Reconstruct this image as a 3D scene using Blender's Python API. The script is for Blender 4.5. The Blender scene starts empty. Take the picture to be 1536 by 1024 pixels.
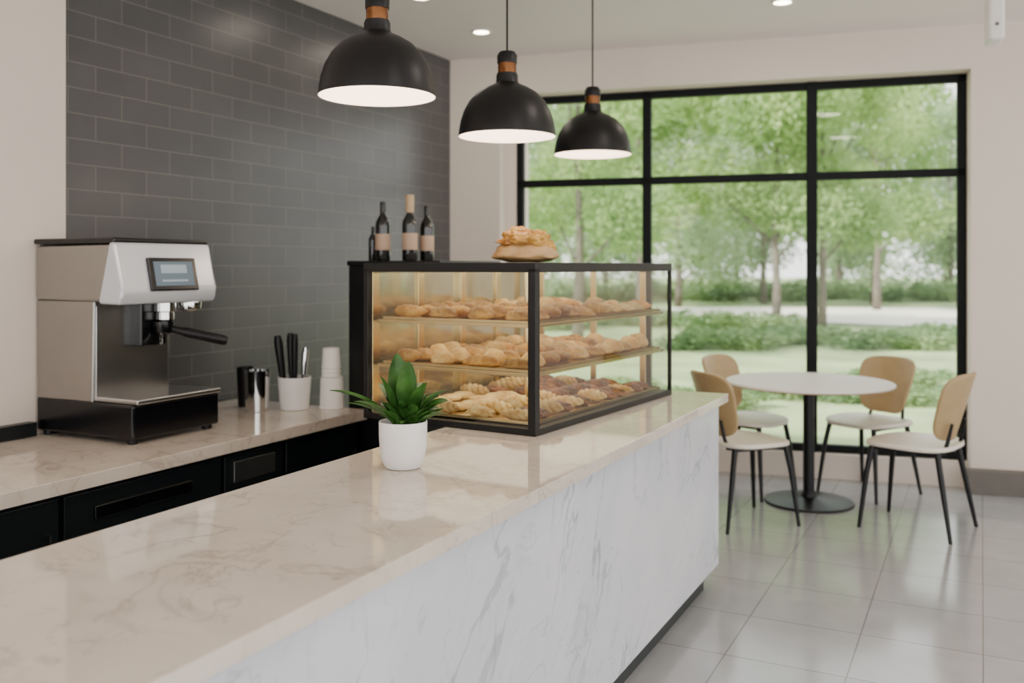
import bpy, bmesh, math, random
from mathutils import Vector, Matrix, Euler, noise as mnoise
random.seed(7)
scene=bpy.context.scene
COL=scene.collection
R=math.radians

# ------------------------------------------------------------------ materials
def new_mat(name):
    m=bpy.data.materials.new(name); m.use_nodes=True
    nt=m.node_tree
    b=nt.nodes.get('Principled BSDF')
    return m,nt,b
def N(nt,t,**k):
    n=nt.nodes.new(t)
    for a,v in k.items():
        if hasattr(n,a): setattr(n,a,v)
        else: n.inputs[a].default_value=v
    return n
def c4(c): return (c[0],c[1],c[2],1)
def simple(name,col,rough=.5,metal=0,var=.06,scale=12,coat=0,bump=0,emis=None,es=0,spec=.5):
    m,nt,b=new_mat(name)
    tc=N(nt,'ShaderNodeTexCoord'); no=N(nt,'ShaderNodeTexNoise'); no.inputs['Scale'].default_value=scale
    no.inputs['Detail'].default_value=4
    nt.links.new(tc.outputs['Object'],no.inputs['Vector'])
    cr=N(nt,'ShaderNodeValToRGB')
    cr.color_ramp.elements[0].position=.3; cr.color_ramp.elements[1].position=.7
    cr.color_ramp.elements[0].color=c4([max(0,x*(1-var)) for x in col])
    cr.color_ramp.elements[1].color=c4([min(1,x*(1+var)) for x in col])
    nt.links.new(no.outputs['Fac'],cr.inputs['Fac'])
    nt.links.new(cr.outputs['Color'],b.inputs['Base Color'])
    b.inputs['Roughness'].default_value=rough; b.inputs['Metallic'].default_value=metal
    b.inputs['Coat Weight'].default_value=coat
    b.inputs['Specular IOR Level'].default_value=spec
    if bump:
        bp=N(nt,'ShaderNodeBump'); bp.inputs['Strength'].default_value=bump; bp.inputs['Distance'].default_value=.01
        nt.links.new(no.outputs['Fac'],bp.inputs['Height']); nt.links.new(bp.outputs['Normal'],b.inputs['Normal'])
    if emis:
        b.inputs['Emission Color'].default_value=c4(emis); b.inputs['Emission Strength'].default_value=es
    return m
def marble(name,base,cloud,vein,scale=1.6,rough=.12,layers=((1,.02,.8),(2.2,.012,.5)),stretch=(1,1,1),rot=(0,0,0)):
    m,nt,b=new_mat(name)
    tc=N(nt,'ShaderNodeTexCoord'); mp0=N(nt,'ShaderNodeMapping'); mp0.inputs['Rotation'].default_value=rot
    mp=N(nt,'ShaderNodeMapping'); mp.inputs['Scale'].default_value=stretch
    nt.links.new(tc.outputs['Object'],mp0.inputs['Vector']); nt.links.new(mp0.outputs['Vector'],mp.inputs['Vector'])
    n2=N(nt,'ShaderNodeTexNoise'); n2.inputs['Scale'].default_value=scale*1.1; n2.inputs['Detail'].default_value=6; n2.inputs['Distortion'].default_value=.6
    nt.links.new(mp.outputs['Vector'],n2.inputs['Vector'])
    cm=N(nt,'ShaderNodeMix',data_type='RGBA'); cm.inputs['A'].default_value=c4(base); cm.inputs['B'].default_value=c4(cloud)
    cr=N(nt,'ShaderNodeMapRange'); cr.inputs['From Min'].default_value=.38; cr.inputs['From Max'].default_value=.7
    nt.links.new(n2.outputs['Fac'],cr.inputs['Value']); nt.links.new(cr.outputs[0],cm.inputs['Factor'])
    last=cm.outputs['Result']
    for i,(k,vw,amt) in enumerate(layers):
        ad=N(nt,'ShaderNodeVectorMath',operation='ADD'); ad.inputs[1].default_value=(i*7.3,i*3.1,i*5.7)
        nt.links.new(mp.outputs['Vector'],ad.inputs[0])
        n1=N(nt,'ShaderNodeTexNoise'); n1.inputs['Scale'].default_value=scale*k; n1.inputs['Detail'].default_value=7; n1.inputs['Roughness'].default_value=.55; n1.inputs['Distortion'].default_value=.7
        n3=N(nt,'ShaderNodeTexNoise'); n3.inputs['Scale'].default_value=scale*k*1.1; n3.inputs['Detail'].default_value=2
        nt.links.new(ad.outputs[0],n1.inputs['Vector']); nt.links.new(ad.outputs[0],n3.inputs['Vector'])
        s=N(nt,'ShaderNodeMath',operation='SUBTRACT'); s.inputs[1].default_value=.5
        a=N(nt,'ShaderNodeMath',operation='ABSOLUTE')
        nt.links.new(n1.outputs['Fac'],s.inputs[0]); nt.links.new(s.outputs[0],a.inputs[0])
        r=N(nt,'ShaderNodeMapRange',interpolation_type='SMOOTHSTEP'); r.inputs['From Min'].default_value=0; r.inputs['From Max'].default_value=vw
        r.inputs['To Min'].default_value=1; r.inputs['To Max'].default_value=0
        nt.links.new(a.outputs[0],r.inputs['Value'])
        mask=N(nt,'ShaderNodeMapRange'); mask.inputs['From Min'].default_value=.40; mask.inputs['From Max'].default_value=.62; mask.inputs['To Max'].default_value=amt
        nt.links.new(n3.outputs['Fac'],mask.inputs['Value'])
        mu=N(nt,'ShaderNodeMath',operation='MULTIPLY'); nt.links.new(r.outputs[0],mu.inputs[0]); nt.links.new(mask.outputs[0],mu.inputs[1])
        vm=N(nt,'ShaderNodeMix',data_type='RGBA'); vm.inputs['B'].default_value=c4(vein)
        nt.links.new(last,vm.inputs['A']); nt.links.new(mu.outputs[0],vm.inputs['Factor'])
        last=vm.outputs['Result']
    nt.links.new(last,b.inputs['Base Color'])
    b.inputs['Roughness'].default_value=rough
    return m
def glass(name,tint=(1,1,1),ior=1.45,boost=1.0):
    m,nt,b=new_mat(name); nt.nodes.remove(b)
    out=nt.nodes['Material Output']
    tr=N(nt,'ShaderNodeBsdfTransparent'); tr.inputs['Color'].default_value=c4(tint)
    gl=N(nt,'ShaderNodeBsdfGlossy'); gl.inputs['Roughness'].default_value=.01
    fr=N(nt,'ShaderNodeFresnel'); fr.inputs['IOR'].default_value=ior
    mm=N(nt,'ShaderNodeMath',operation='MULTIPLY'); mm.inputs[1].default_value=boost
    nt.links.new(fr.outputs[0],mm.inputs[0])
    mx=N(nt,'ShaderNodeMixShader')
    nt.links.new(mm.outputs[0],mx.inputs[0]); nt.links.new(tr.outputs[0],mx.inputs[1]); nt.links.new(gl.outputs[0],mx.inputs[2])
    nt.links.new(mx.outputs[0],out.inputs['Surface'])
    return m
def brick_mat(name,swz,bw,bh,mortar,c1,c2,cm,rough,offs=.5,shift=(0,0),bump=.3,nvar=.0):
    m,nt,b=new_mat(name)
    tc=N(nt,'ShaderNodeTexCoord'); sp=N(nt,'ShaderNodeSeparateXYZ'); cb=N(nt,'ShaderNodeCombineXYZ')
    nt.links.new(tc.outputs['Object'],sp.inputs[0])
    for i,ax in enumerate(swz):
        ad=N(nt,'ShaderNodeMath',operation='ADD'); ad.inputs[1].default_value=shift[i]
        nt.links.new(sp.outputs[ax],ad.inputs[0]); nt.links.new(ad.outputs[0],cb.inputs[i])
    br=N(nt,'ShaderNodeTexBrick'); br.offset=offs; br.offset_frequency=2; br.squash=1
    br.inputs['Scale'].default_value=1; br.inputs['Brick Width'].default_value=bw; br.inputs['Row Height'].default_value=bh
    br.inputs['Mortar Size'].default_value=mortar; br.inputs['Mortar Smooth'].default_value=.2
    br.inputs['Color1'].default_value=c4(c1); br.inputs['Color2'].default_value=c4(c2); br.inputs['Mortar'].default_value=c4(cm)
    nt.links.new(cb.outputs[0],br.inputs['Vector'])
    no=N(nt,'ShaderNodeTexNoise'); no.inputs['Scale'].default_value=5; no.inputs['Detail'].default_value=6
    nt.links.new(tc.outputs['Object'],no.inputs['Vector'])
    mr=N(nt,'ShaderNodeMapRange'); mr.inputs['From Min'].default_value=.3; mr.inputs['From Max'].default_value=.7
    mr.inputs['To Min'].default_value=.92; mr.inputs['To Max'].default_value=1.06
    nt.links.new(no.outputs['Fac'],mr.inputs['Value'])
    mx=N(nt,'ShaderNodeMix',data_type='RGBA',blend_type='MULTIPLY'); mx.inputs['Factor'].default_value=1
    nt.links.new(br.outputs['Color'],mx.inputs['A']); nt.links.new(mr.outputs[0],mx.inputs['B'])
    nt.links.new(mx.outputs['Result'],b.inputs['Base Color'])
    b.inputs['Roughness'].default_value=rough
    bp=N(nt,'ShaderNodeBump',invert=True); bp.inputs['Strength'].default_value=bump; bp.inputs['Distance'].default_value=.003
    nt.links.new(br.outputs['Fac'],bp.inputs['Height']); nt.links.new(bp.outputs['Normal'],b.inputs['Normal'])
    return m
def pastry_mat(name,dark,light,scale=18):
    m,nt,b=new_mat(name)
    tc=N(nt,'ShaderNodeTexCoord'); no=N(nt,'ShaderNodeTexNoise'); no.inputs['Scale'].default_value=scale; no.inputs['Detail'].default_value=5
    nt.links.new(tc.outputs['Object'],no.inputs['Vector'])
    cr=N(nt,'ShaderNodeValToRGB'); e=cr.color_ramp.elements
    e[0].position=.35; e[1].position=.65; e[0].color=c4(dark); e[1].color=c4(light)
    nt.links.new(no.outputs['Fac'],cr.inputs['Fac'])
    oi=N(nt,'ShaderNodeObjectInfo'); mr=N(nt,'ShaderNodeMapRange'); mr.inputs['To Min'].default_value=.6; mr.inputs['To Max'].default_value=1.15
    nt.links.new(oi.outputs['Random'],mr.inputs['Value'])
    mx=N(nt,'ShaderNodeMix',data_type='RGBA',blend_type='MULTIPLY'); mx.inputs['Factor'].default_value=1
    nt.links.new(cr.outputs['Color'],mx.inputs['A']); nt.links.new(mr.outputs[0],mx.inputs['B'])
    nt.links.new(mx.outputs['Result'],b.inputs['Base Color'])
    b.inputs['Roughness'].default_value=.5; b.inputs['Coat Weight'].default_value=.1
    bp=N(nt,'ShaderNodeBump'); bp.inputs['Strength'].default_value=.6; bp.inputs['Distance'].default_value=.005
    nt.links.new(no.outputs['Fac'],bp.inputs['Height']); nt.links.new(bp.outputs['Normal'],b.inputs['Normal'])
    return m
def leaf_mat(name,c1,c2,transl=.5,scale=.8,rough=.6):
    m,nt,b=new_mat(name)
    out=nt.nodes['Material Output']
    tc=N(nt,'ShaderNodeTexCoord'); no=N(nt,'ShaderNodeTexNoise'); no.inputs['Scale'].default_value=scale; no.inputs['Detail'].default_value=4
    nt.links.new(tc.outputs['Object'],no.inputs['Vector'])
    cr=N(nt,'ShaderNodeValToRGB'); e=cr.color_ramp.elements
    e[0].position=.35; e[1].position=.65; e[0].color=c4(c1); e[1].color=c4(c2)
    nt.links.new(no.outputs['Fac'],cr.inputs['Fac'])
    nt.links.new(cr.outputs['Color'],b.inputs['Base Color']); b.inputs['Roughness'].default_value=rough
    tl=N(nt,'ShaderNodeBsdfTranslucent'); nt.links.new(cr.outputs['Color'],tl.inputs['Color'])
    mx=N(nt,'ShaderNodeMixShader'); mx.inputs[0].default_value=transl
    nt.links.new(b.outputs[0],mx.inputs[1]); nt.links.new(tl.outputs[0],mx.inputs[2]); nt.links.new(mx.outputs[0],out.inputs['Surface'])
    return m
def emit(name,col,s):
    m,nt,b=new_mat(name)
    b.inputs['Base Color'].default_value=c4(col); b.inputs['Emission Color'].default_value=c4(col); b.inputs['Emission Strength'].default_value=s
    return m

M={}
M['tile']=brick_mat('charcoal_wall_tile',('Y','Z'),.29,.1135,.0024,(.068,.066,.068),(.080,.077,.079),(.16,.145,.135),.29,shift=(0,.02))
M['floor']=brick_mat('floor_tile',('X','Y'),.432,.432,.0028,(.37,.372,.37),(.395,.397,.395),(.19,.185,.18),.15,offs=0,shift=(-.176+.432*20,.35+.432*20),bump=.25)
M['wall']=simple('warm_white_paint',(.76,.67,.58),.75,var=.015,scale=3)
M['ceil']=simple('ceiling_paint',(.90,.82,.79),.8,var=.01,scale=2)
M['base']=simple('baseboard_paint',(.13,.115,.10),.5)
M['black']=simple('black_powder_coat',(.003,.003,.0035),.40,var=.15,spec=.35)
M['blackgl']=simple('black_gloss',(.003,.003,.004),.2)
M['frame']=simple('window_frame_black',(.003,.0045,.005),.55,spec=.2)
M['top']=marble('cream_marble_top',(.69,.615,.525),(.60,.525,.435),(.30,.245,.19),scale=2.6,rough=.06,layers=((1,.026,.45),(2.6,.024,.38)),stretch=(1,1.3,1),rot=(0,0,.5))
M['marble']=marble('white_marble_panel',(.71,.72,.755),(.60,.62,.67),(.27,.30,.35),scale=1.5,rough=.2,layers=((1,.018,.65),(2.3,.013,.45)),stretch=(1,1.6,.8),rot=(.75,0,0))
M['kick']=simple('kickplate_dark_green_grey',(.022,.028,.028),.4)
M['cab']=simple('navy_black_cabinet',(.004,.006,.008),.38,var=.1)
M['steel']=simple('brushed_steel',(.56,.56,.56),.27,metal=1,var=.05,scale=4)
M['steeld']=simple('satin_steel_side',(.39,.38,.36),.34,metal=1,var=.04,scale=3)
M['silver']=simple('light_silver_plastic',(.68,.71,.75),.22,metal=.3,var=.015)
M['chrome']=simple('chrome',(.8,.8,.8),.08,metal=1,var=.02)
M['screen']=emit('screen_blue_grey',(.10,.14,.17),.45)
M['screenlit']=emit('screen_bands_light',(.26,.31,.34),.6)
M['brass']=simple('brass',(.72,.56,.30),.22,metal=1,var=.06)
M['champ']=simple('champagne_panel',(.56,.52,.38),.12,metal=.85,var=.06)
M['amber']=simple('amber_copper',(.16,.055,.010),.25,metal=.6,var=.4,scale=30)
M['white']=simple('white_ceramic',(.84,.82,.79),.3,var=.015)
M['paper']=simple('white_paper',(.84,.81,.77),.6,var=.02)
M['tan']=simple('muted_tan_leatherette',(.43,.30,.145),.45,var=.06)
M['seat']=simple('cream_seat',(.78,.71,.61),.35,var=.02)
M['tabletop']=simple('cream_laminate',(.82,.77,.69),.4,var=.01)
M['tableedge']=simple('pale_wood_edge',(.48,.30,.14),.4)
M['glasswin']=glass('window_glass',(.97,1,.98),1.4,.6)
M['glass']=glass('case_glass',(.97,.99,.96),1.5,1.4)
M['bottle']=simple('dark_bottle_glass',(.005,.006,.005),.08,var=.1,coat=.5)
M['label']=simple('kraft_wine_label',(.50,.35,.24),.6)
M['cork']=simple('kraft_neck_wrap',(.50,.35,.20),.6)
M['foil']=simple('black_foil',(.008,.008,.008),.3)
M['soil']=simple('potting_soil',(.05,.03,.02),.9,bump=.5)
M['leaf']=leaf_mat('houseplant_leaf',(.018,.07,.012),(.07,.19,.035),.15,scale=14,rough=.3)
M['crois']=pastry_mat('golden_croissant',(.34,.13,.02),(.70,.38,.08))
M['bun']=pastry_mat('light_bun',(.50,.25,.05),(.78,.52,.18))
M['danish']=pastry_mat('pale_danish',(.54,.30,.08),(.84,.62,.27),24)
M['berry']=pastry_mat('dark_glazed_pastry',(.05,.008,.005),(.33,.12,.035),26)
M['loaf']=pastry_mat('tan_loaf',(.42,.24,.09),(.58,.37,.16),10)
M['topbread']=pastry_mat('deep_golden_crust',(.30,.12,.015),(.64,.36,.07),14)
M['lampin']=simple('lamp_inner_white',(.9,.82,.74),.6,var=.01,emis=(1,.78,.62),es=1.4)
M['bulb']=emit('warm_bulb',(1,.80,.58),4)
M['down']=emit('downlight_glow',(1,.85,.65),20)
M['bark']=simple('tree_bark',(.18,.15,.12),.9,scale=4,var=.3)
M['crown']=leaf_mat('tree_leaves',(.24,.39,.12),(.46,.60,.24),.5,scale=.5)
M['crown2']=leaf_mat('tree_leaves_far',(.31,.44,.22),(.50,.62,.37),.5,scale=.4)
M['shrub']=leaf_mat('shrub_leaves',(.14,.25,.09),(.30,.41,.17),.4,scale=.8)
M['grass']=simple('lawn',(.29,.36,.17),.9,var=.35,scale=.7)
M['gravel']=simple('pale_gravel',(.80,.74,.66),.9,var=.06,scale=1)

# ------------------------------------------------------------------ helpers
def finish(ob,mat=None,parent=None,smooth=35):
    if mat: ob.data.materials.append(mat)
    if smooth:
        for p in ob.data.polygons: p.use_smooth=True
        ob.data.set_sharp_from_angle(angle=R(smooth))
    COL.objects.link(ob)
    if parent: ob.parent=parent
    return ob
def from_bm(name,bm,mat,parent=None,smooth=35):
    me=bpy.data.meshes.new(name); bmesh.ops.recalc_face_normals(bm,faces=bm.faces[:])
    bm.to_mesh(me); bm.free()
    return finish(bpy.data.objects.new(name,me),mat,parent,smooth)
def add_box(bm,x0,x1,y0,y1,z0,z1,bev=0,seg=2):
    r=bmesh.ops.create_cube(bm,size=1)
    vs=r['verts']
    for v in vs:
        v.co=Vector((x0+(v.co.x+.5)*(x1-x0),y0+(v.co.y+.5)*(y1-y0),z0+(v.co.z+.5)*(z1-z0)))
    if bev:
        es=list({e for v in vs for e in v.link_edges})
        bmesh.ops.bevel(bm,geom=es,offset=bev,segments=seg,affect='EDGES',profile=.5)
def harden(o):
    # big flat faces keep their own normal, only the bevel strips are shaded round
    for p in o.data.polygons: p.use_smooth=True
    md=o.modifiers.new('weighted','WEIGHTED_NORMAL'); md.weight=100; md.keep_sharp=False
    return o
def box(name,x0,x1,y0,y1,z0,z1,mat,parent=None,bev=.002,seg=2):
    bm=bmesh.new(); add_box(bm,x0,x1,y0,y1,z0,z1,bev,seg)
    o=from_bm(name,bm,mat,parent,0)
    return harden(o) if bev>=.005 else o
def boxes(name,L,mat,parent=None,bev=.002):
    bm=bmesh.new()
    for b in L: add_box(bm,*b,bev)
    return from_bm(name,bm,mat,parent,0)
def lathe_bm(bm,prof,segs=48,center=(0,0,0),cap0=False,cap1=False):
    rings=[]
    for r,z in prof:
        rings.append([bm.verts.new((center[0]+r*math.cos(2*math.pi*i/segs),center[1]+r*math.sin(2*math.pi*i/segs),center[2]+z)) for i in range(segs)])
    for a,b in zip(rings,rings[1:]):
        for i in range(segs):
            j=(i+1)%segs; bm.faces.new((a[i],a[j],b[j],b[i]))
    if cap0: bm.faces.new(rings[0][::-1])
    if cap1: bm.faces.new(rings[-1])
def lathe(name,prof,mat,parent=None,segs=48,center=(0,0,0),cap0=True,cap1=True,smooth=35):
    bm=bmesh.new(); lathe_bm(bm,prof,segs,center,cap0,cap1)
    return from_bm(name,bm,mat,parent,smooth)
def sweep_bm(bm,pts,rad,segs=12,flat=1.0):
    pts=[Vector(p) for p in pts]; rings=[]
    up=Vector((0,0,1))
    for i,p in enumerate(pts):
        t=(pts[min(i+1,len(pts)-1)]-pts[max(i-1,0)]).normalized()
        u=up if abs(t.dot(up))<.95 else Vector((1,0,0))
        s=t.cross(u).normalized(); w=s.cross(t).normalized()
        r=rad[i] if isinstance(rad,(list,tuple)) else rad
        rings.append([bm.verts.new(p+s*r*math.cos(2*math.pi*k/segs)+w*r*flat*math.sin(2*math.pi*k/segs)) for k in range(segs)])
    for a,b in zip(rings,rings[1:]):
        for i in range(segs):
            j=(i+1)%segs; bm.faces.new((a[i],a[j],b[j],b[i]))
    bm.faces.new(rings[0][::-1]); bm.faces.new(rings[-1])
def tube(name,pts,rad,mat,parent=None,segs=12,flat=1.0):
    bm=bmesh.new(); sweep_bm(bm,pts,rad,segs,flat); return from_bm(name,bm,mat,parent,50)
def extrude_profile(name,prof,y0,y1,mat,parent=None,bev=.008):
    """prof: list of (x,z), extruded along y"""
    bm=bmesh.new()
    a=[bm.verts.new((x,y0,z)) for x,z in prof]; b=[bm.verts.new((x,y1,z)) for x,z in prof]
    bm.faces.new(a); bm.faces.new(b[::-1]); n=len(prof)
    for i in range(n):
        j=(i+1)%n; bm.faces.new((a[i],b[i],b[j],a[j]))
    if bev: bmesh.ops.bevel(bm,geom=bm.edges[:],offset=bev,segments=4,affect='EDGES',profile=.5)
    return harden(from_bm(name,bm,mat,parent,0))
def thing(name,label,cat,loc=(0,0,0),rot=0,group=None):
    e=bpy.data.objects.new(name,None); e.empty_display_size=.1
    e.location=loc; e.rotation_euler=(0,0,rot); COL.objects.link(e)
    e['label']=label; e['category']=cat
    if group: e['group']=group
    return e
def tag(o,label,cat,group=None):
    o['label']=label; o['category']=cat
    if group: o['group']=group
    return o
def place(o,loc,rot=0):
    o.location=loc; o.rotation_euler=(0,0,rot); return o
def struct(o): o['kind']='structure'; return o
def copy_thing(src,loc,rot,label=None,scale=None):
    n=src.copy(); COL.objects.link(n); n.location=loc; n.rotation_euler=(0,0,rot)
    if scale: n.scale=scale
    if label: n['label']=label
    for c in src.children:
        k=c.copy(); COL.objects.link(k); k.parent=n
        for g in c.children:
            q=g.copy(); COL.objects.link(q); q.parent=k
    return n

# frames: counter frame (C) and window-wall frame (V)
CA=R(-26.7); cs,sn=.8934,.4493
E=(.99,4.27)
def C(x,y,z=0): return (E[0]+cs*x+sn*y, E[1]-sn*x+cs*y, z)
def Cinv(X,Y):
    a,b=X-E[0],Y-E[1]; return (cs*a-sn*b, sn*a+cs*b)
VA=R(-17.2); vc,vs_=math.cos(R(17.2)),math.sin(R(17.2))
VO=(-.472,7.107)
def V(x,y,z=0): return (VO[0]+vc*x+vs_*y, VO[1]-vs_*x+vc*y, z)
CEIL=3.02

# ------------------------------------------------------------------ room shell
poly=[Cinv(*V(-.6,.5)[:2]),Cinv(*V(8,.5)[:2]),(6.5,-7),(-2.75,-7)]
def slab(name,z0,z1,mat):
    bm=bmesh.new()
    a=[bm.verts.new((x,y,z0)) for x,y in poly]; b=[bm.verts.new((x,y,z1)) for x,y in poly]
    bm.faces.new(a[::-1]); bm.faces.new(b)
    for i in range(4):
        j=(i+1)%4; bm.faces.new((a[i],a[j],b[j],b[i]))
    return struct(place(from_bm(name,bm,mat,None,0),(E[0],E[1],0),CA))
slab('floor',-.12,0,M['floor'])
slab('ceiling',CEIL,CEIL+.12,M['ceil'])
struct(place(box('wall_west_tiled',-2.78,-2.58,-1.485,1.95,0,CEIL,M['tile'],bev=0),C(0,0),CA))
struct(place(box('wall_west',-2.78,-2.55,-7,-1.485,0,CEIL,M['wall'],bev=0),C(0,0),CA))
WT=2.735; XR=3.605
w=boxes('wall_north',[(-.35,.40,0,.5,0,CEIL),(.40,.478,.165,.5,0,WT),(XR,7.9,0,.5,0,CEIL),(.40,XR,0,.5,WT,CEIL),(.478,XR,.10,.5,0,.165)],M['wall'],bev=0)
struct(place(w,V(0,0),VA))
struct(place(box('baseboard_north',XR-.03,7.9,-.10,0,0,.15,M['base']),V(0,0),VA))
struct(place(box('baseboard_north_corner',-.0,.40,-.02,0,0,.14,M['base']),V(0,0),VA))
struct(place(box('trim_1',-2.55,-2.50,-4.5,-1.66,.742,.80,M['cab']),C(0,0),CA))
# window
y0,y1=.165,.225
fr=boxes('window_1',[(.479,.532,y0,y1,.166,WT-.001),(XR-.056,XR-.001,y0,y1,.166,WT-.001),(1.442,1.506,y0,y1,.166,WT-.001),(2.588,2.662,y0-.01,y1,.166,WT-.001),
  (.479,XR-.001,y0,y1,WT-.055,WT-.002),(.479,XR-.001,y0,y1,.167,.218),(.479,XR-.001,y0,y1,2.052,2.108)],M['frame'],bev=.004)
struct(place(fr,V(0,0),VA))
bm=bmesh.new()
for a,b in ((.53,1.445),(1.50,2.59),(2.66,XR-.055)):
    for z0,z1 in ((.215,2.055),(2.105,WT-.052)):
        bm.faces.new([bm.verts.new(p) for p in ((a,.195,z0),(b,.195,z0),(b,.195,z1),(a,.195,z1))])
g=from_bm('window_pane',bm,M['glasswin'],fr,0)

# ceiling downlights, three in view and two added as fill
def downlight(x,y,e=9):
    t=thing('recessed_downlight','small round recessed ceiling downlight with warm glow','ceiling light',(x,y,CEIL),0,'recessed ceiling downlights')
    lathe('trim_ring',[(.050,-.001),(.068,-.001),(.070,-.006),(.052,-.010),(.050,-.001)],M['white'],t,32,cap0=False,cap1=False)
    lathe('lens',[(.0505,-.002),(.046,-.007),(.02,-.0085)],M['down'],t,32,cap0=True,cap1=True)
    l=bpy.data.lights.new('downlight_lamp','AREA'); l.shape='DISK'; l.size=.3; l.energy=e; l.color=(1,.88,.76)
    o=bpy.data.objects.new('downlight_lamp',l); o.location=(0,0,-.02); COL.objects.link(o); o.parent=t
for p,e in (((-.204,6.22),2),((1.60,5.52),4),((-.53,5.42),2),((1.3,3.4),10),((1.0,1.6),10)): downlight(*p,e)  # last two are out of view, added as fill light for the interior

# small white ceiling-hung unit
t=thing('wall_speaker','small white rounded speaker hung from the ceiling','speaker',(2.61,5.05,0),R(-20))
box('housing',-.04,.04,-.10,.10,2.66,2.98,M['white'],t,.02,4)
tube('bracket',[(0,0,2.96),(0,0,CEIL)],.02,M['white'],t)
lathe('status_dot',[(.010,-.0),(.010,.004)],M['base'],t,16).matrix_local=Matrix.Translation((0,-.10,2.74))@Matrix.Rotation(R(90),4,'X')

# ------------------------------------------------------------------ front counter
t=thing('service_counter','long white marble service counter with polished cream stone top','counter',C(0,0),CA)
ct=box('countertop',-.70,0,-4.9,0,.833,.87,M['top'],t,.0015,1)
ct['label']='polished cream marble top with faint veins'
box('front_panel',-.07,-.03,-4.88,-.06,.105,.833,M['marble'],t,.001)
box('end_panel',-.66,-.07,-.10,-.06,.105,.833,M['marble'],t,.001)
box('kickplate',-.64,-.08,-4.85,-.13,0,.105,M['kick'],t,.001)
box('rear_panel',-.66,-.07,-4.86,-.10,.105,.831,M['cab'],t,.001)
# dark base cabinet carrying the overhanging side of the case
t=thing('base_cabinet','black base cabinet supporting the side of the display case','cabinet',C(0,0),CA)
box('body',-1.06,-.705,-1.05,-.12,.06,.868,M['cab'],t)
box('plinth',-1.02,-.705,-1.0,-.15,0,.06,M['black'],t)
box('door',-1.075,-1.06,-1.03,-.14,.10,.85,M['cab'],t)

# ------------------------------------------------------------------ back counter
ZB=.74
t=thing('back_counter_worktop','cream marble worktop along the tiled wall','worktop',C(0,0),CA)
box('worktop_slab',-2.548,-1.70,-4.6,-.43,ZB-.05,ZB,M['top'],t,.002,1)
def cabinet(ya,yb,kind,label):
    t=thing('under_counter_cabinet',label,'cabinet',C(0,0),CA,'cabinets under the back worktop')
    box('body',-2.54,-1.76,ya+.001,yb-.001,.08,ZB-.052,M['cab'],t)
    box('plinth',-2.5,-1.82,ya+.001,yb-.001,0,.08,M['black'],t)
    if kind=='drawer':
        z=ZB-.07
        for zz in (.49,.29,.10):
            d=box('drawer',-1.76,-1.738,ya+.012,yb-.012,zz,z,M['cab'],t,.003)
            box('handle',-1.742,-1.728,ya+.13,yb-.17,z-.105,z-.055,M['blackgl'],d,.006,3)
            z=zz-.012
    elif kind=='display':
        d=box('door',-1.76,-1.738,ya+.012,yb-.012,.10,ZB-.07,M['cab'],t,.003)
        box('window_panel',-1.739,-1.732,ya+.06,yb-.07,ZB-.185,ZB-.10,M['steel'],d,.001)
    else:
        d=box('door',-1.76,-1.738,ya+.012,yb-.012,.10,ZB-.07,M['cab'],t,.003)
        tube('handle',[(-1.738,yb-.06,.40),(-1.712,yb-.06,.40),(-1.712,yb-.06,.56),(-1.738,yb-.06,.56)],.005,M['black'],d)
    return t
cabinet(-4.55,-3.75,'door','dark navy cabinet with plain door')
cabinet(-3.75,-2.95,'door','dark navy cabinet with plain door')
cabinet(-2.95,-2.13,'door','dark navy cabinet with plain door')
cabinet(-2.13,-1.38,'drawer','dark navy drawer cabinet with recessed black handles')
cabinet(-1.38,-1.0,'display','dark navy cabinet with a steel inset panel')
cabinet(-1.0,-.45,'door','dark navy cabinet with plain door')

# tall black unit behind the case
t=thing('tall_cabinet','tall matte black cabinet carrying wine bottles on top','cabinet',C(0,0),CA)
box('body',-1.835,-1.30,-.40,.22,.06,1.455,M['black'],t,.004)
box('plinth',-1.80,-1.33,-.38,.20,0,.06,M['black'],t)
box('top_panel',-1.84,-1.29,-.41,.23,1.455,1.48,M['black'],t,.003)
d=box('door',-1.30,-1.282,-.39,.21,.08,1.44,M['black'],t)
tube('handle',[(-1.282,-.33,.85),(-1.25,-.33,.85),(-1.25,-.33,1.1),(-1.282,-.33,1.1)],.006,M['chrome'],d)

# ------------------------------------------------------------------ bottles
def bottle(x,y,z,s,label,wrap=False,lab=True):
    t=thing('wine_bottle',label,'bottle',(x,y,z),0,'wine bottles on the black cabinet')
    t.scale=(s,s,s)
    lathe('glass_body',[(.030,0),(.036,.004),(.038,.012),(.038,.175),(.036,.195),(.026,.215),(.016,.232),(.0135,.25),(.0135,.285)],M['bottle'],t,32)
    if lab: lathe('paper_label',[(.0384,.055),(.0387,.056),(.0387,.135),(.0384,.136)],M['label'],t,32,cap0=False,cap1=False)
    if wrap: lathe('neck_wrap',[(.0142,.235),(.0205,.24),(.0215,.32),(.019,.325)],M['cork'],t,24)
    else: lathe('foil_cap',[(.0142,.245),(.0148,.25),(.0148,.292),(.0135,.297)],M['foil'],t,24)
zt=1.48
bottle(-.675,4.88,zt,1.04,'dark wine bottle with kraft paper label')
bottle(-.532,4.86,zt,1.06,'dark wine bottle with pale wrapped neck',True)
bottle(-.450,4.94,zt,.98,'dark wine bottle with kraft paper label')
bottle(-.742,4.98,zt,.62,'small plain dark bottle half hidden behind another',lab=False)

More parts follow.
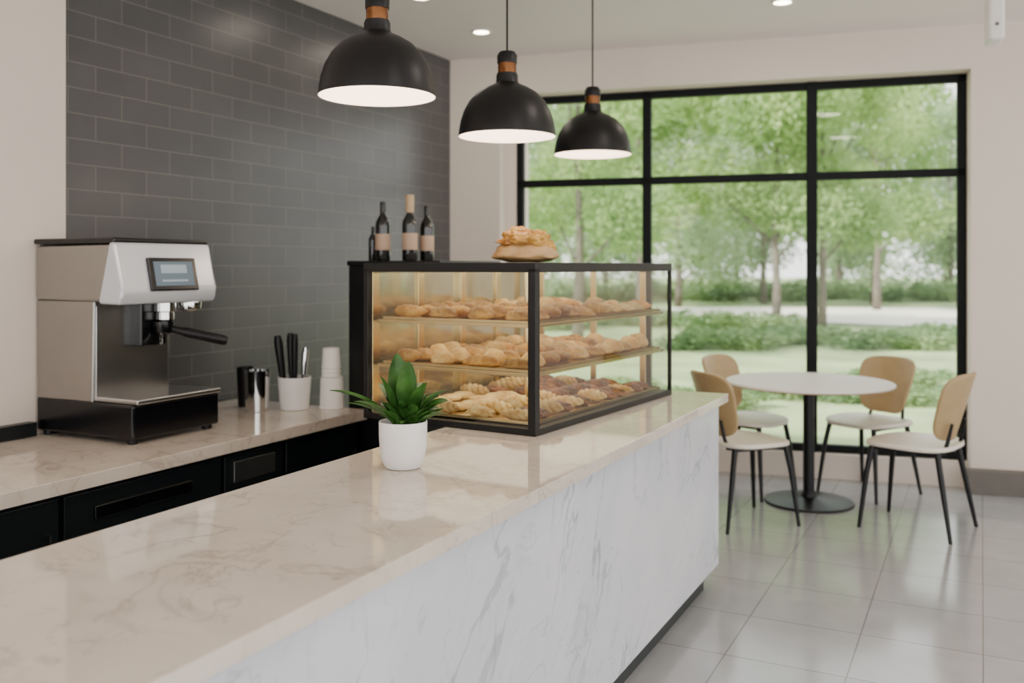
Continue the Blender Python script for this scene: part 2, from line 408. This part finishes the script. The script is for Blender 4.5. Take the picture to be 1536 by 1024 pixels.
# ------------------------------------------------------------------ display case
KA=R(-31.5); kc,ks=math.cos(R(31.5)),math.sin(R(31.5))
KO=(.08,3.18)
def K(x,y,z=0): return (KO[0]+kc*x+ks*y, KO[1]-ks*x+kc*y, .87+z)
W_,L_,H_=.762,1.235,.595
case=thing('pastry_display_case','black framed glass bakery display case on the counter','display case',K(0,0,0),KA)
p=.031; q2=.022
boxes('frame',[(-W_,0,0,L_,.001,.024),(-W_,0,0,L_,H_-.034,H_),
  (-p,0,0,p,.02,H_-.02),(-W_,-W_+q2,0,q2,.02,H_-.02),(-.016,0,L_-.016,L_,.02,H_-.02),(-W_,-W_+q2,L_-q2,L_,.02,H_-.02)],M['black'],case,.002)
def pane(name,pts,mat=M['glass']):
    bm=bmesh.new(); bm.faces.new([bm.verts.new(q) for q in pts]); return from_bm(name,bm,mat,case,0)
zl,zh=.024,H_-.034
pane('glass_pane',[(-W_+q2,.012,zl),(-p,.012,zl),(-p,.012,zh),(-W_+q2,.012,zh)])
pane('glass_pane',[(-.010,p,zl),(-.010,L_-.016,zl),(-.010,L_-.016,zh),(-.010,p,zh)])
pane('glass_pane',[(-W_+q2,L_-.010,zl),(-.016,L_-.010,zl),(-.016,L_-.010,zh),(-W_+q2,L_-.010,zh)])
for a,b,xo in ((q2,.64,.012),(.60,L_-q2,.024)):
    d=box('sliding_door',-W_+xo,-W_+xo+.006,a,b,zl,zh,M['champ'],case,.001)
    for q in (a,(a+b)/2-.02,b-.04):
        box('door_stile',-W_+xo+.006,-W_+xo+.016,q,q+.04,zl,zh,M['brass'],d,.001)
shz=(.028,.208,.378)
for i,z in enumerate(shz):
    if i:
        s=box('shelf',-W_+.045,-.030,.035,L_-.045,z-.006,z,M['glass'],case,0)
        boxes('shelf_edge',[(-W_+.045,-.030,.029,.035,z-.010,z+.002),(-.030,-.024,.029,L_-.045,z-.010,z+.002),(-W_+.045,-.030,L_-.045,L_-.039,z-.010,z+.002)],M['brass'],s,.001)
tube('shelf_post',[(-.40,.6175,.03),(-.40,.6175,H_-.03)],.010,M['brass'],case,16)
for q in ((-W_+.1,L_-.03),(-W_/2,L_-.03),(-.13,L_-.03)):
    box('rear_post',q[0]-.014,q[0]+.014,q[1]-.006,q[1]+.006,.028,H_-.036,M['brass'],case,.002)
def area(name,loc,rot,sx,sy,power,col,parent=None):
    l=bpy.data.lights.new(name,'AREA'); l.shape='RECTANGLE'; l.size=sx; l.size_y=sy; l.energy=power; l.color=col
    o=bpy.data.objects.new(name,l); o.location=loc; o.rotation_euler=rot; COL.objects.link(o)
    if parent: o.parent=parent
    return o
area('case_lamp',(-.38,.615,H_-.04),(0,0,0),.68,1.15,4.2,(1,.86,.62),case)
area('case_lamp',(-.39,.615,shz[2]-.014),(0,0,0),.64,1.10,3.4,(1,.86,.62),case)
area('case_lamp',(-.39,.615,shz[1]-.014),(0,0,0),.64,1.10,3.4,(1,.86,.62),case)

# pastry prototypes (meshes)
def mesh_from(bm,name,mat):
    bmesh.ops.recalc_face_normals(bm,faces=bm.faces[:])
    me=bpy.data.meshes.new(name); bm.to_mesh(me); bm.free()
    for pp in me.polygons: pp.use_smooth=True
    me.materials.append(mat); return me
def drop(bm):
    z=min(v.co.z for v in bm.verts)
    for v in bm.verts:
        v.co.z-=z
        if v.co.z<.004: v.co.z*=.3
    z=min(v.co.z for v in bm.verts)
    for v in bm.verts: v.co.z-=z
def croissant_mesh():
    bm=bmesh.new(); n=46; pts=[];rad=[]
    for i in range(n):
        t=i/(n-1); a=R(-62+124*t); pts.append((.072*math.sin(a),-.058*(math.cos(a))+.04,.0))
        env=max(.10,math.sin(math.pi*t)**.85); fr_=(t*7)%1; ridge=1+.16*(fr_-.5)
        rad.append(.030*env*ridge)
    sweep_bm(bm,pts,rad,14,.95); drop(bm); return mesh_from(bm,'croissant',M['crois'])
def bun_mesh(name,rx,ry,rz,mat,lump=.08,seed=0,cut=False,sub=4):
    bm=bmesh.new(); bmesh.ops.create_icosphere(bm,subdivisions=sub,radius=1)
    for v in bm.verts:
        q=v.co.copy(); n=mnoise.noise(q*2.2+Vector((seed,0,0)))*lump+mnoise.noise(q*6+Vector((seed,3,0)))*lump*.4
        f=1+n
        if cut and q.z>.2: f-=.16*math.exp(-(math.sin(q.x*6+q.y*2)**2)*7)
        zz=q.z if q.z>0 else q.z*.35
        v.co=Vector((q.x*rx*f,q.y*ry*f,zz*rz*f))
    drop(bm); return mesh_from(bm,name,mat)
def twist_mesh():
    bm=bmesh.new()
    for ph in (0,math.pi):
        pts=[];rad=[]
        for i in range(36):
            t=i/35; a=t*5*math.pi+ph; env=math.sin(math.pi*min(max(t,.06),.94))**.4
            pts.append(((t-.5)*.135,.012*math.cos(a)*env,.010*math.sin(a)*env)); rad.append(.015*env)
        sweep_bm(bm,pts,rad,10)
    drop(bm); return mesh_from(bm,'twist',M['danish'])
def danish_mesh(mat):
    bm=bmesh.new(); pts=[];rad=[]
    for i in range(60):
        t=i/59; a=t*2.6*2*math.pi; r=.006+.038*t
        pts.append((r*math.cos(a),r*math.sin(a)*.95,.006*(1-t))); rad.append(.0115*(1 if t<.93 else .6))
    sweep_bm(bm,pts,rad,9,1.1); drop(bm); return mesh_from(bm,'swirl',mat)
P={'croissant':(croissant_mesh(),'golden curved croissant on a baking tray','croissant'),
   'bread_bun':(bun_mesh('bun',.050,.043,.046,M['bun'],.09,1),'round light golden bread bun on a baking tray','bun'),
   'crusty_bun':(bun_mesh('crusty',.054,.042,.043,M['crois'],.16,14,True),'round browned crusty bun on a baking tray','bun'),
   'long_roll':(bun_mesh('roll',.070,.035,.036,M['crois'],.12,5,True),'oblong browned roll on a baking tray','bread roll'),
   'pale_roll':(bun_mesh('proll',.072,.035,.030,M['danish'],.14,8),'flat pale oblong roll on a baking tray','bread roll'),
   'twisted_pastry':(twist_mesh(),'pale twisted pastry on a baking tray','pastry'),
   'swirl_danish':(danish_mesh(M['danish']),'pale spiral danish pastry on a baking tray','pastry'),
   'glazed_pastry':(bun_mesh('glazed',.066,.032,.028,M['berry'],.2,9),'dark glazed berry pastry on a baking tray','pastry')}
def tray(x0,x1,y0,y1,z):
    bm=bmesh.new()
    add_box(bm,x0,x1,y0,y1,z,z+.003)
    h=.010
    for b in ((x0,x1,y0,y0+.004,z+.003,z+h),(x0,x1,y1-.004,y1,z+.003,z+h),(x0,x0+.004,y0+.004,y1-.004,z+.003,z+h),(x1-.004,x1,y0+.004,y1-.004,z+.003,z+h)): add_box(bm,*b)
    o=from_bm('baking_tray',bm,M['brass'],None,0); place(o,K(0,0,0),KA)
    tag(o,'shallow brass coloured baking tray with pastries','tray','baking trays in the display case')
kinds={2:[['croissant','crusty_bun','long_roll'],['pale_roll','croissant','bread_bun','pale_roll']],
       1:[['crusty_bun','long_roll','croissant','bread_bun'],['bread_bun','bread_bun','crusty_bun','long_roll']],
       0:[['swirl_danish','twisted_pastry','pale_roll'],['glazed_pastry','twisted_pastry','glazed_pastry','glazed_pastry']]}
for si,z in enumerate(shz):
    for ti,(ya,yb) in enumerate(((.045,.605),(.63,1.185))):
        x0,x1=-W_+.060,-.036
        tray(x0,x1,ya,yb,z+.0025)
        nc,nr=4,6
        for c in range(nc):
            for r in range(nr):
                kk=kinds[si][ti] if si else (kinds[0][0] if (c<3 and ti==0) else kinds[0][1])
                k=random.choice(kk)
                me,lab,cat=P[k]
                o=bpy.data.objects.new(k,me); COL.objects.link(o)
                px=x0+.088+c*((x1-x0-.176)/(nc-1))+random.uniform(-.006,.006); py=ya+.054+r*((yb-ya-.108)/(nr-1))+random.uniform(-.004,.004)
                o.location=K(px,py,z+.0065)
                o.rotation_euler=(random.uniform(-.05,.05),random.uniform(-.05,.05),KA+random.uniform(-.28,.28)+random.choice((0,math.pi))); s=random.uniform(.90,1.06)
                o.scale=(s,s,s*random.uniform(.72,1.08))
                tag(o,lab,cat,'pastries in the display case')
# bread on top of the case
ztop=.87+H_
loaf=bpy.data.objects.new('bread_loaf',bun_mesh('loaf',.130,.095,.070,M['loaf'],.10,3)); COL.objects.link(loaf)
place(loaf,(.052,3.72,ztop),R(-5)); tag(loaf,'tan rustic bread loaf lying on the display case','bread')
def flaky():
    bm=bmesh.new(); bmesh.ops.create_icosphere(bm,subdivisions=5,radius=1)
    for v in bm.verts:
        q=v.co.copy()
        rid=abs(mnoise.noise(Vector((q.x*2.2,q.y*2.2,q.z*3))+Vector((4,1,2))))
        f=1+.34*mnoise.noise(q*1.8+Vector((9,0,0)))-.4*max(0,.2-rid)+.20*mnoise.noise(q*5)+.09*mnoise.noise(q*12)
        v.co=Vector((q.x*.112*f,q.y*.085*f,(q.z if q.z>0 else q.z*.3)*.064*f))
    drop(bm); return mesh_from(bm,'flaky',M['topbread'])
fl=bpy.data.objects.new('flaky_pastry',flaky()); COL.objects.link(fl); place(fl,(.062,3.72,ztop+.054),R(10)); fl.rotation_euler=(0,R(5),R(10))
tag(fl,'crumpled golden flaky pastry resting on the loaf','pastry')

# ------------------------------------------------------------------ potted plant
plant=thing('potted_plant','small green leafy plant in a white ceramic pot','potted plant',(-.315,2.70,.87))
lathe('pot',[(.042,.0),(.050,.002),(.056,.010),(.0625,.030),(.067,.055),(.0695,.09),(.070,.131),(.0690,.135),(.0665,.1355),(.0645,.133),(.062,.10),(.02,.09)],M['white'],plant,48,cap1=True)
lathe('soil',[(.0622,.112),(.03,.116),(.005,.117)],M['soil'],plant,32)
def leaf_bm(bm,base,az,length,width,elev,droop,fold=.25,n=16,wig=0,twist=0,pk=1.0):
    ca,sa=math.cos(az),math.sin(az)
    pos=Vector(base); el=elev; prev=None; step=length/n
    for i in range(n+1):
        t=i/n
        # short petiole then a broad rounded blade
        if t<.18: w=.0022
        else:
            u_=(t-.18)/.82; w=max(width*(math.sin(math.pi*min(.99,(u_**pk)*.97+.03)))**.62,.0018)
        side=Vector((-sa,ca,0)); fwd=Vector((ca*math.cos(el),sa*math.cos(el),math.sin(el))); up=side.cross(fwd)*-1
        if twist: side=(side*math.cos(twist)+up*math.sin(twist)).normalized(); up=side.cross(fwd)*-1
        w*=(1+wig*math.sin(t*24))
        row=[bm.verts.new(pos+side*w*u+up*(abs(u)*fold*w)) for u in (-1,-.5,0,.5,1)]
        if prev:
            for k in range(4): bm.faces.new((prev[k],prev[k+1],row[k+1],row[k]))
        prev=row; pos=pos+fwd*step; el-=droop/n
bm=bmesh.new(); rnd=random.Random(11)
for bx,az,ln,wd,el,dr,tw in ((-.016,262,.215,.034,94,.2,-.1),(.012,282,.200,.032,86,.3,.3),(.0,100,.20,.036,84,.4,0),(-.026,232,.165,.028,84,.5,-.3),
   (.026,305,.165,.030,78,.7,.3),(.030,325,.140,.028,70,.9,.4),(.020,292,.120,.030,76,.9,.2),(-.022,250,.115,.026,76,1.0,-.2),(.002,272,.105,.030,74,1.1,0),
   (-.01,187,.235,.012,52,.85,.6),(-.01,174,.18,.014,42,.7,.4),(-.02,196,.15,.018,58,.9,.4),(.034,345,.135,.026,66,1.0,.4),(.0,60,.16,.03,72,.8,0),(.0,140,.16,.03,72,.8,0),(.03,20,.15,.028,70,.9,0)):
    leaf_bm(bm,(bx,-.004,.115),R(az),ln,wd,R(el),dr,.28,twist=tw,pk=.95)
for i in range(34):
    az=R(rnd.uniform(-110,60))
    leaf_bm(bm,(.020+.03*math.cos(az)*.7,.03*math.sin(az)*.7,.115),az,rnd.uniform(.06,.115),rnd.uniform(.010,.018),R(rnd.uniform(50,85)),rnd.uniform(.6,1.3),.3,12,.05,rnd.uniform(-.4,.4),.95)
for i in range(14):
    az=R(rnd.uniform(60,250)); leaf_bm(bm,(.025*math.cos(az),.025*math.sin(az),.115),az,rnd.uniform(.06,.10),rnd.uniform(.014,.022),R(rnd.uniform(60,85)),rnd.uniform(.5,1.1),.3,10,0,0,.95)
from_bm('foliage',bm,M['leaf'],plant,60)

# ------------------------------------------------------------------ espresso machine
em=thing('espresso_machine','brushed steel espresso machine with black base and touchscreen','espresso machine',C(-2.255,-1.40,ZB),CA)
box('base',-.285,.29,-.235,.235,.02,.160,M['blackgl'],em,.012,3)
for fx,fy in ((-.25,-.2),(.25,-.2),(.25,.2),(-.25,.2)):
    lathe('foot',[(.018,0),(.022,.004),(.022,.03)],M['black'],em,20,center=(fx,fy,0))
extrude_profile('lower_body',[(-.285,.155),(.055,.155),(.065,.57),(-.29,.57)],-.232,.165,M['steeld'],em,.008)
box('splash_panel',.052,.066,-.222,.155,.17,.55,M['steel'],em,.002)
extrude_profile('upper_body',[(-.29,.57),(-.285,.80),(.165,.805),(.20,.62),(.20,.565)],-.238,.262,M['steeld'],em,.016)
extrude_profile('front_fascia',[(.10,.56),(.165,.812),(.195,.81),(.236,.62),(.238,.585),(.225,.556)],-.246,.272,M['silver'],em,.014)
box('top_cover',-.295,.19,-.242,.268,.805,.828,M['blackgl'],em,.008,3)
ang=math.atan2(.236-.195,.81-.62)
def on_fascia(name,y0,y1,h0,h1,d0,d1,mat,parent,bev=.004):
    o=box(name,d0,d1,y0,y1,h0,h1,mat,parent,bev,3)
    o.matrix_local=Matrix.Translation((.236,0,.62))@Matrix.Rotation(-ang,4,'Y')
    return o
sc=on_fascia('touchscreen',-.10,.160,-.012,.130,-.004,.012,M['blackgl'],em,.006)
d=box('display',.0121,.0135,-.075,.135,.008,.112,M['screen'],sc,.0005)
boxes('display_band',[(.0136,.0140,-.040,.100,.062,.098),(.0136,.0140,-.040,.100,.026,.034)],M['screenlit'],sc,0)
lathe('group_head',[(.028,.02),(.038,.03),(.038,.06),(.046,.065),(.046,.11)],M['chrome'],em,36,center=(.15,.06,.455))
box('group_bracket',.06,.12,-.045,.10,.37,.56,M['blackgl'],em,.01,3)
pf=lathe('portafilter',[(.022,0),(.040,.008),(.044,.018),(.044,.055)],M['blackgl'],em,32,center=(.15,.05,.420))
hx,hy=.75,.66
tube('handle',[(.15+hx*a,.04+hy*a,.452-.24*a) for a in (.02,.06,.08,.10,.15,.20,.255,.27)],[.018,.016,.017,.022,.021,.022,.023,.017],M['black'],pf,16)
tube('spout',[(.15,.04,.43),(.155,.03,.40),(.17,.02,.385)],.007,M['chrome'],pf)
lathe('glass_filter_cup',[(.030,0),(.048,.012),(.052,.035),(.050,.045)],M['chrome'],em,32,center=(.18,.17,.515),cap1=False)
box('drip_tray',.055,.305,-.225,.230,.160,.180,M['steel'],em,.006,3)

# ------------------------------------------------------------------ items on back counter
def hollow(r0,r1,h,th=.004):
    return [(r0*.9,0),(r0,.003),(r1,h-.002),(r1,h),(r1-th,h),(r0-th,th),(.001,th)]
x,y=-1.086,4.66
t=thing('utensil_pot','white ceramic pot holding kitchen utensils','pot',(x,y,ZB)); lathe('pot_body',hollow(.070,.082,.162,.006),M['white'],t,40,cap1=True)
def tool(dx,dy,h,label,mat,w=.012,lean=(0,0)):
    t=thing('utensil',label,'utensil',(x+dx,y+dy,ZB+.007),0,'utensils standing in the ceramic pot')
    tube('handle',[(0,0,0),(lean[0]*.5,lean[1]*.5,h*.5),(lean[0]*.9,lean[1]*.9,h*.9),(lean[0],lean[1],h)],[.005,w*.8,w,w*.7],mat,t,14)
tool(-.040,.0,.36,'black utensil handle standing in the white pot',M['black'],.022,(-.045,0))
tool(-.015,.03,.37,'black utensil handle standing in the white pot',M['black'],.020,(-.015,.01))
tool(.008,-.025,.37,'black utensil handle standing in the white pot',M['black'],.016,(.0,0))
tool(.035,.01,.30,'steel spoon handle standing in the white pot',M['chrome'],.018,(.02,0))
t=thing('metal_canister','brushed steel open canister beside the pot','canister',(-1.255,4.60,ZB)); lathe('canister_body',hollow(.056,.061,.20,.003),M['chrome'],t,40)
t=thing('black_tumbler','black tumbler behind the steel canister','tumbler',(-1.36,4.76,ZB)); lathe('tumbler_body',hollow(.036,.044,.20,.003),M['black'],t,32)
t=thing('paper_cup','large smooth white paper cup standing upside down','cup',(-.905,4.69,ZB),0,'stacked white paper cups')
lathe('cup_wall',[(.060,0),(.063,.003),(.063,.009),(.0605,.012),(.056,.150),(.054,.156),(.050,.158),(.048,.155),(.001,.155)],M['paper'],t,40)
for i in range(3):
    t=thing('paper_cup','smaller smooth white paper cup on the stack','cup',(-.909,4.69,ZB+.1585+i*.022),0,'stacked white paper cups')
    lathe('cup_wall',[(.046,0),(.048,.002),(.048,.006),(.046,.009),(.041,.096),(.039,.100),(.036,.101),(.001,.099)],M['paper'],t,40)

# ------------------------------------------------------------------ pendant lamps
def pendant(x,y,zr,sc=1.0):
    t=thing('pendant_lamp','matte black dome pendant lamp with amber copper socket','pendant lamp',(x,y,zr),0,'pendant lamps over the counter')
    Rr=.2*sc
    outer=[(1.0,0),(1.0,.03),(.985,.15),(.955,.32),(.89,.52),(.78,.72),(.62,.89),(.44,1.0),(.30,1.06),(.24,1.10),(.225,1.16),(.225,1.26)]
    inner=[(.18,1.05),(.27,1.00),(.41,.95),(.585,.85),(.745,.69),(.86,.50),(.93,.31),(.962,.15),(.98,.03),(.985,0)]
    lathe('lamp_shade',[(r*Rr,z*Rr) for r,z in outer],M['black'],t,64,cap0=False,cap1=True)
    lathe('shade_lining',[(r*Rr,z*Rr) for r,z in inner]+[(Rr,0)],M['lampin'],t,64,cap0=True,cap1=False)
    lathe('socket',[(.175*Rr,1.26*Rr),(.190*Rr,1.30*Rr),(.190*Rr,1.62*Rr),(.15*Rr,1.64*Rr)],M['amber'],t,32)
    lathe('socket_strap',[(.195*Rr,1.24*Rr),(.21*Rr,1.25*Rr),(.21*Rr,1.30*Rr),(.19*Rr,1.305*Rr)],M['black'],t,32)
    lathe('socket_cap',[(.205*Rr,1.50*Rr),(.21*Rr,1.66*Rr),(.16*Rr,1.74*Rr),(.03*Rr,1.76*Rr)],M['black'],t,32)
    tube('cord',[(0,0,1.7*Rr),(0,0,CEIL-zr-.02)],.0045,M['black'],t,10)
    lathe('canopy',[(.05,-.025),(.055,-.02),(.055,0)],M['black'],t,32,center=(0,0,CEIL-zr))
    lathe('bulb',[(.012,.16),(.016,.13),(.034,.10),(.036,.08),(.028,.055),(.010,.045)],M['bulb'],t,24)
    l=bpy.data.lights.new('pendant_light','POINT'); l.energy=5; l.color=(1,.82,.64); l.shadow_soft_size=.14
    o=bpy.data.objects.new('pendant_light',l); o.location=(0,0,.02); COL.objects.link(o); o.parent=t
pendant(-.462,3.2,2.033); pendant(-.02,3.84,1.985); pendant(.417,4.83,2.03)

# ------------------------------------------------------------------ table and chairs
t=thing('cafe_table','round white cafe table with wood edge on a black pedestal','table',(1.828,5.75,0))
lathe('tabletop',[(.47,.722),(.487,.724),(.4965,.730)],M['tableedge'],t,96)
lathe('tabletop_surface',[(.4965,.7305),(.500,.736),(.498,.744),(.492,.747)],M['tabletop'],t,96,smooth=20)
lathe('pedestal',[(.034,.02),(.034,.70),(.10,.716),(.10,.722)],M['black'],t,32)
lathe('pedestal_base',[(.265,0),(.268,.004),(.262,.014),(.12,.024),(.05,.04),(.038,.07)],M['black'],t,64)

def chair_build(loc,rot,label):
    t=thing('dining_chair',label,'chair',loc,rot,'chairs around the cafe table')
    bm=bmesh.new(); rings=[]; nr,ns=8,40
    c=bm.verts.new((0,0,.452))
    for i in range(1,nr+1):
        r=i/nr; ring=[]
        for k in range(ns):
            a=2*math.pi*k/ns; ca,sa=math.cos(a),math.sin(a)
            e=(abs(ca)**3.0+abs(sa)**3.0)**(-1/3.0)
            xx=r*e*ca*.225; yy=r*e*sa*(.24-.02*(ca*r*e))
            ring.append(bm.verts.new((xx,yy,.452+.014*r**3-.012*max(0,xx/.225)**3)))
        rings.append(ring)
    for k in range(ns): bm.faces.new((c,rings[0][k],rings[0][(k+1)%ns]))
    for a,b in zip(rings,rings[1:]):
        for k in range(ns): bm.faces.new((a[k],b[k],b[(k+1)%ns],a[(k+1)%ns]))
    s=from_bm('seat',bm,M['seat'],t,60); md=s.modifiers.new('thick','SOLIDIFY'); md.thickness=.024; md.offset=0
    md=s.modifiers.new('bev','BEVEL'); md.width=.006; md.segments=2
    bm=bmesh.new(); nrr,ns=9,56; cz,hz=.68,.180
    def bp(u,v):
        wv=.185+.030*v
        return (-.240-.050*v+.065*u*u, u*wv, cz+hz*v)
    c=bm.verts.new(bp(0,0)); rings=[]
    for i in range(1,nrr+1):
        r=i/nrr; ring=[]
        for k in range(ns):
            a=2*math.pi*k/ns; ca,sa=math.cos(a),math.sin(a)
            e=(abs(ca)**4.2+abs(sa)**4.2)**(-1/4.2)
            ring.append(bm.verts.new(bp(r*e*ca,r*e*sa)))
        rings.append(ring)
    for k in range(ns): bm.faces.new((c,rings[0][k],rings[0][(k+1)%ns]))
    for a,b in zip(rings,rings[1:]):
        for k in range(ns): bm.faces.new((a[k],b[k],b[(k+1)%ns],a[(k+1)%ns]))
    b=from_bm('backrest',bm,M['tan'],t,60); md=b.modifiers.new('thick','SOLIDIFY'); md.thickness=.020; md.offset=0
    md=b.modifiers.new('bev','BEVEL'); md.width=.006; md.segments=2
    for sy in (-1,1):
        tube('leg',[(.165,sy*.16,.445),(.185,sy*.185,.30),(.215,sy*.215,.0)],[.016,.015,.010],M['black'],t)
        tube('leg',[(-.17,sy*.165,.445),(-.20,sy*.185,.28),(-.250,sy*.215,.0)],[.016,.015,.010],M['black'],t)
        tube('back_support',[(-.12,sy*.14,.438),(-.190,sy*.125,.445),(-.205,sy*.115,.50),(-.226,sy*.11,.60)],[.010,.012,.011,.008],M['black'],t,12)
        box('seat_rail',-.17,.165,sy*.155-.01,sy*.155+.01,.428,.440,M['black'],t,.002)
    return t
chA=chair_build((1.33,5.35,0),R(20),'tan-backed cafe chair with cream seat near the counter end')
copy_thing(chA,(1.54,6.06,0),R(-45),'tan-backed cafe chair with cream seat close to the window')
copy_thing(chA,(2.28,5.99,0),R(214),'tan-backed cafe chair with cream seat between table and window')
copy_thing(chA,(2.25,5.22,0),R(138),'tan-backed cafe chair with cream seat beside the beige wall',(1.04,1.04,1.02))

# ------------------------------------------------------------------ exterior
GZ=-.15
bm=bmesh.new(); bm.faces.new([bm.verts.new(q) for q in ((-60,7.9,GZ),(90,5,GZ),(90,140,GZ),(-60,140,GZ))])
o=from_bm('lawn',bm,M['grass'],None,0); tag(o,'green lawn outside the window','lawn'); o['kind']='stuff'
bm=bmesh.new(); pts=[(-20,34),(6,29),(12,23.5),(60,11)]; pts2=[(60,32),(12,36),(-20,37)]
bm.faces.new([bm.verts.new((a,b,GZ+.03)) for a,b in pts+pts2])
o=from_bm('gravel_path',bm,M['gravel'],None,0); tag(o,'pale gravel path crossing the lawn','path'); o['kind']='stuff'
def leaves_mesh(name,blobs,n,size,mat,seed):
    rnd=random.Random(seed); vs=[];fs=[]
    tot=sum(b[3]**2 for b in blobs)
    for bx,by,bz,br in blobs:
        for i in range(int(n*br*br/tot)):
            v=Vector((rnd.gauss(0,1),rnd.gauss(0,1),rnd.gauss(0,1))).normalized()*br*(rnd.random()**.33)
            p=Vector((bx,by,bz))+Vector((v.x,v.y,v.z*.75))
            a=Vector((rnd.gauss(0,1),rnd.gauss(0,1),rnd.gauss(0,.6))).normalized(); b=a.cross(Vector((rnd.gauss(0,1),rnd.gauss(0,1),rnd.gauss(0,1)))).normalized()
            s=size*rnd.uniform(.6,1.3); k=len(vs)
            vs+= [p-a*s,p+b*s*.5,p+a*s,p-b*s*.5]; fs.append((k,k+1,k+2,k+3))
    me=bpy.data.meshes.new(name); me.from_pydata([tuple(v) for v in vs],[],fs); me.materials.append(mat); return me
def tree_proto(seed,mat,lo=2.9,nb=15):
    rnd=random.Random(seed)
    blobs=[]
    for i in range(nb):
        a=rnd.uniform(0,6.28); h=rnd.uniform(lo,8.6); rr=(2.1 if 3.4<h<7.0 else 1.3)*rnd.random()**.5
        blobs.append((rr*math.cos(a),rr*math.sin(a),h,rnd.uniform(.9,1.45)))
    crown=leaves_mesh('crown',blobs,11000,.10,mat,seed)
    bm=bmesh.new(); sweep_bm(bm,[(0,0,-.05),(.03,0,1.2),(.0,.05,2.6),(.08,0,4.5),(0,0,7)],[.15,.11,.09,.06,.03],10)
    for b in blobs[:6]:
        sweep_bm(bm,[(.02,.02,b[2]*.6),(b[0]*.6,b[1]*.6,b[2]*.85),(b[0],b[1],b[2])],[.04,.028,.012],6)
    tr=mesh_from(bm,'trunk',M['bark']); return crown,tr
protos=[tree_proto(21,M['crown']),tree_proto(22,M['crown']),tree_proto(23,M['crown2'],.6,20)]
def tree(x,y,s,k):
    t=thing('tree','leafy green deciduous tree with slim trunk on the lawn','tree',(x,y,GZ),random.uniform(0,6),'trees outside the window')
    t.scale=(s,s,s)
    for nm,me in zip(('crown','trunk'),protos[k]):
        o=bpy.data.objects.new(nm,me); COL.objects.link(o); o.parent=t
for tx,ty,s,k in ((6.8,24,.92,1),(8.3,25,.9,0),(13.3,34,1.1,0),(15.5,40,1.1,2),(18.0,31,1.0,1),(22.5,37,1.1,0),
   (1.2,17,.8,0),(3.6,26,1.0,1),(6.6,37,1.1,2),(10.8,40,1.1,2),(-2.5,26,1,0),(3.0,40,1.2,2),(.4,31,1.0,2)):
    tree(tx,ty,s,k)
for row,(yy,st,off) in enumerate(((49,6.2,0),(58,6.2,3.1))):
    xx=-14+off
    while xx<46:
        tree(xx+random.uniform(-.4,.4),yy+random.uniform(-1,1),random.uniform(1.15,1.35),2); xx+=st
# shrubs
sb=[]; rnd=random.Random(5)
for i in range(9): sb.append((rnd.uniform(-.9,.9),rnd.uniform(-.5,.5),rnd.uniform(.12,.4),rnd.uniform(.28,.45)))
shrub=leaves_mesh('shrub',sb,2600,.06,M['shrub'],8)
def shr(x,y,s):
    o=bpy.data.objects.new('shrub',shrub); COL.objects.link(o); o.location=(x,y,GZ); o.rotation_euler=(0,0,random.uniform(-.3,.3)); o.scale=(s*1.5,s*1.2,s*.75)
    tag(o,'low leafy green shrub on the lawn','shrub','shrubs outside the window')
for i in range(4): shr(4.3+i*1.7,18.3+(i%2)*1.2,random.uniform(.7,.9))
for i in range(13): shr(-3+i*3.7+random.uniform(-.2,.2),43.5+(i%2)*2.4,random.uniform(1.8,2.1))
for i in range(3): shr(.8+i*2.6,24+(i%2)*1.5,random.uniform(.9,1.05))
for px_,py_,s_ in ((2.2,10.6,.5),(3.3,11.6,.55),(4.5,11.0,.45),(1.1,11.4,.5),(5.2,12.6,.5)): shr(px_,py_,s_)

# ------------------------------------------------------------------ light
w=bpy.data.worlds.new('World'); scene.world=w; w.use_nodes=True
nt=w.node_tree; bg=nt.nodes['Background']
tc=N(nt,'ShaderNodeTexCoord'); sp=N(nt,'ShaderNodeSeparateXYZ'); nt.links.new(tc.outputs['Generated'],sp.inputs[0])
cr=N(nt,'ShaderNodeValToRGB'); cr.color_ramp.elements[0].position=0; cr.color_ramp.elements[0].color=(1,.98,.96,1)
cr.color_ramp.elements[1].position=.6; cr.color_ramp.elements[1].color=(.90,.95,1,1)
nt.links.new(sp.outputs['Z'],cr.inputs['Fac']); nt.links.new(cr.outputs['Color'],bg.inputs['Color'])
bg.inputs['Strength'].default_value=2.9
s=bpy.data.lights.new('sun','SUN'); s.energy=9; s.angle=R(3); s.color=(1,.95,.88)
so=bpy.data.objects.new('sun',s); COL.objects.link(so)
so.rotation_euler=Vector((.75,.35,-.85)).to_track_quat('-Z','Y').to_euler()

# ------------------------------------------------------------------ camera
cam=bpy.data.cameras.new('camera'); co=bpy.data.objects.new('camera',cam); COL.objects.link(co)
co.location=(0,0,1.45); co.rotation_euler=(R(90),0,0)
cam.sensor_width=36; cam.lens=1400/1536*36; cam.shift_y=-112/1536
cam.dof.use_dof=True; cam.dof.focus_distance=2.7; cam.dof.aperture_fstop=2.2
scene.camera=co
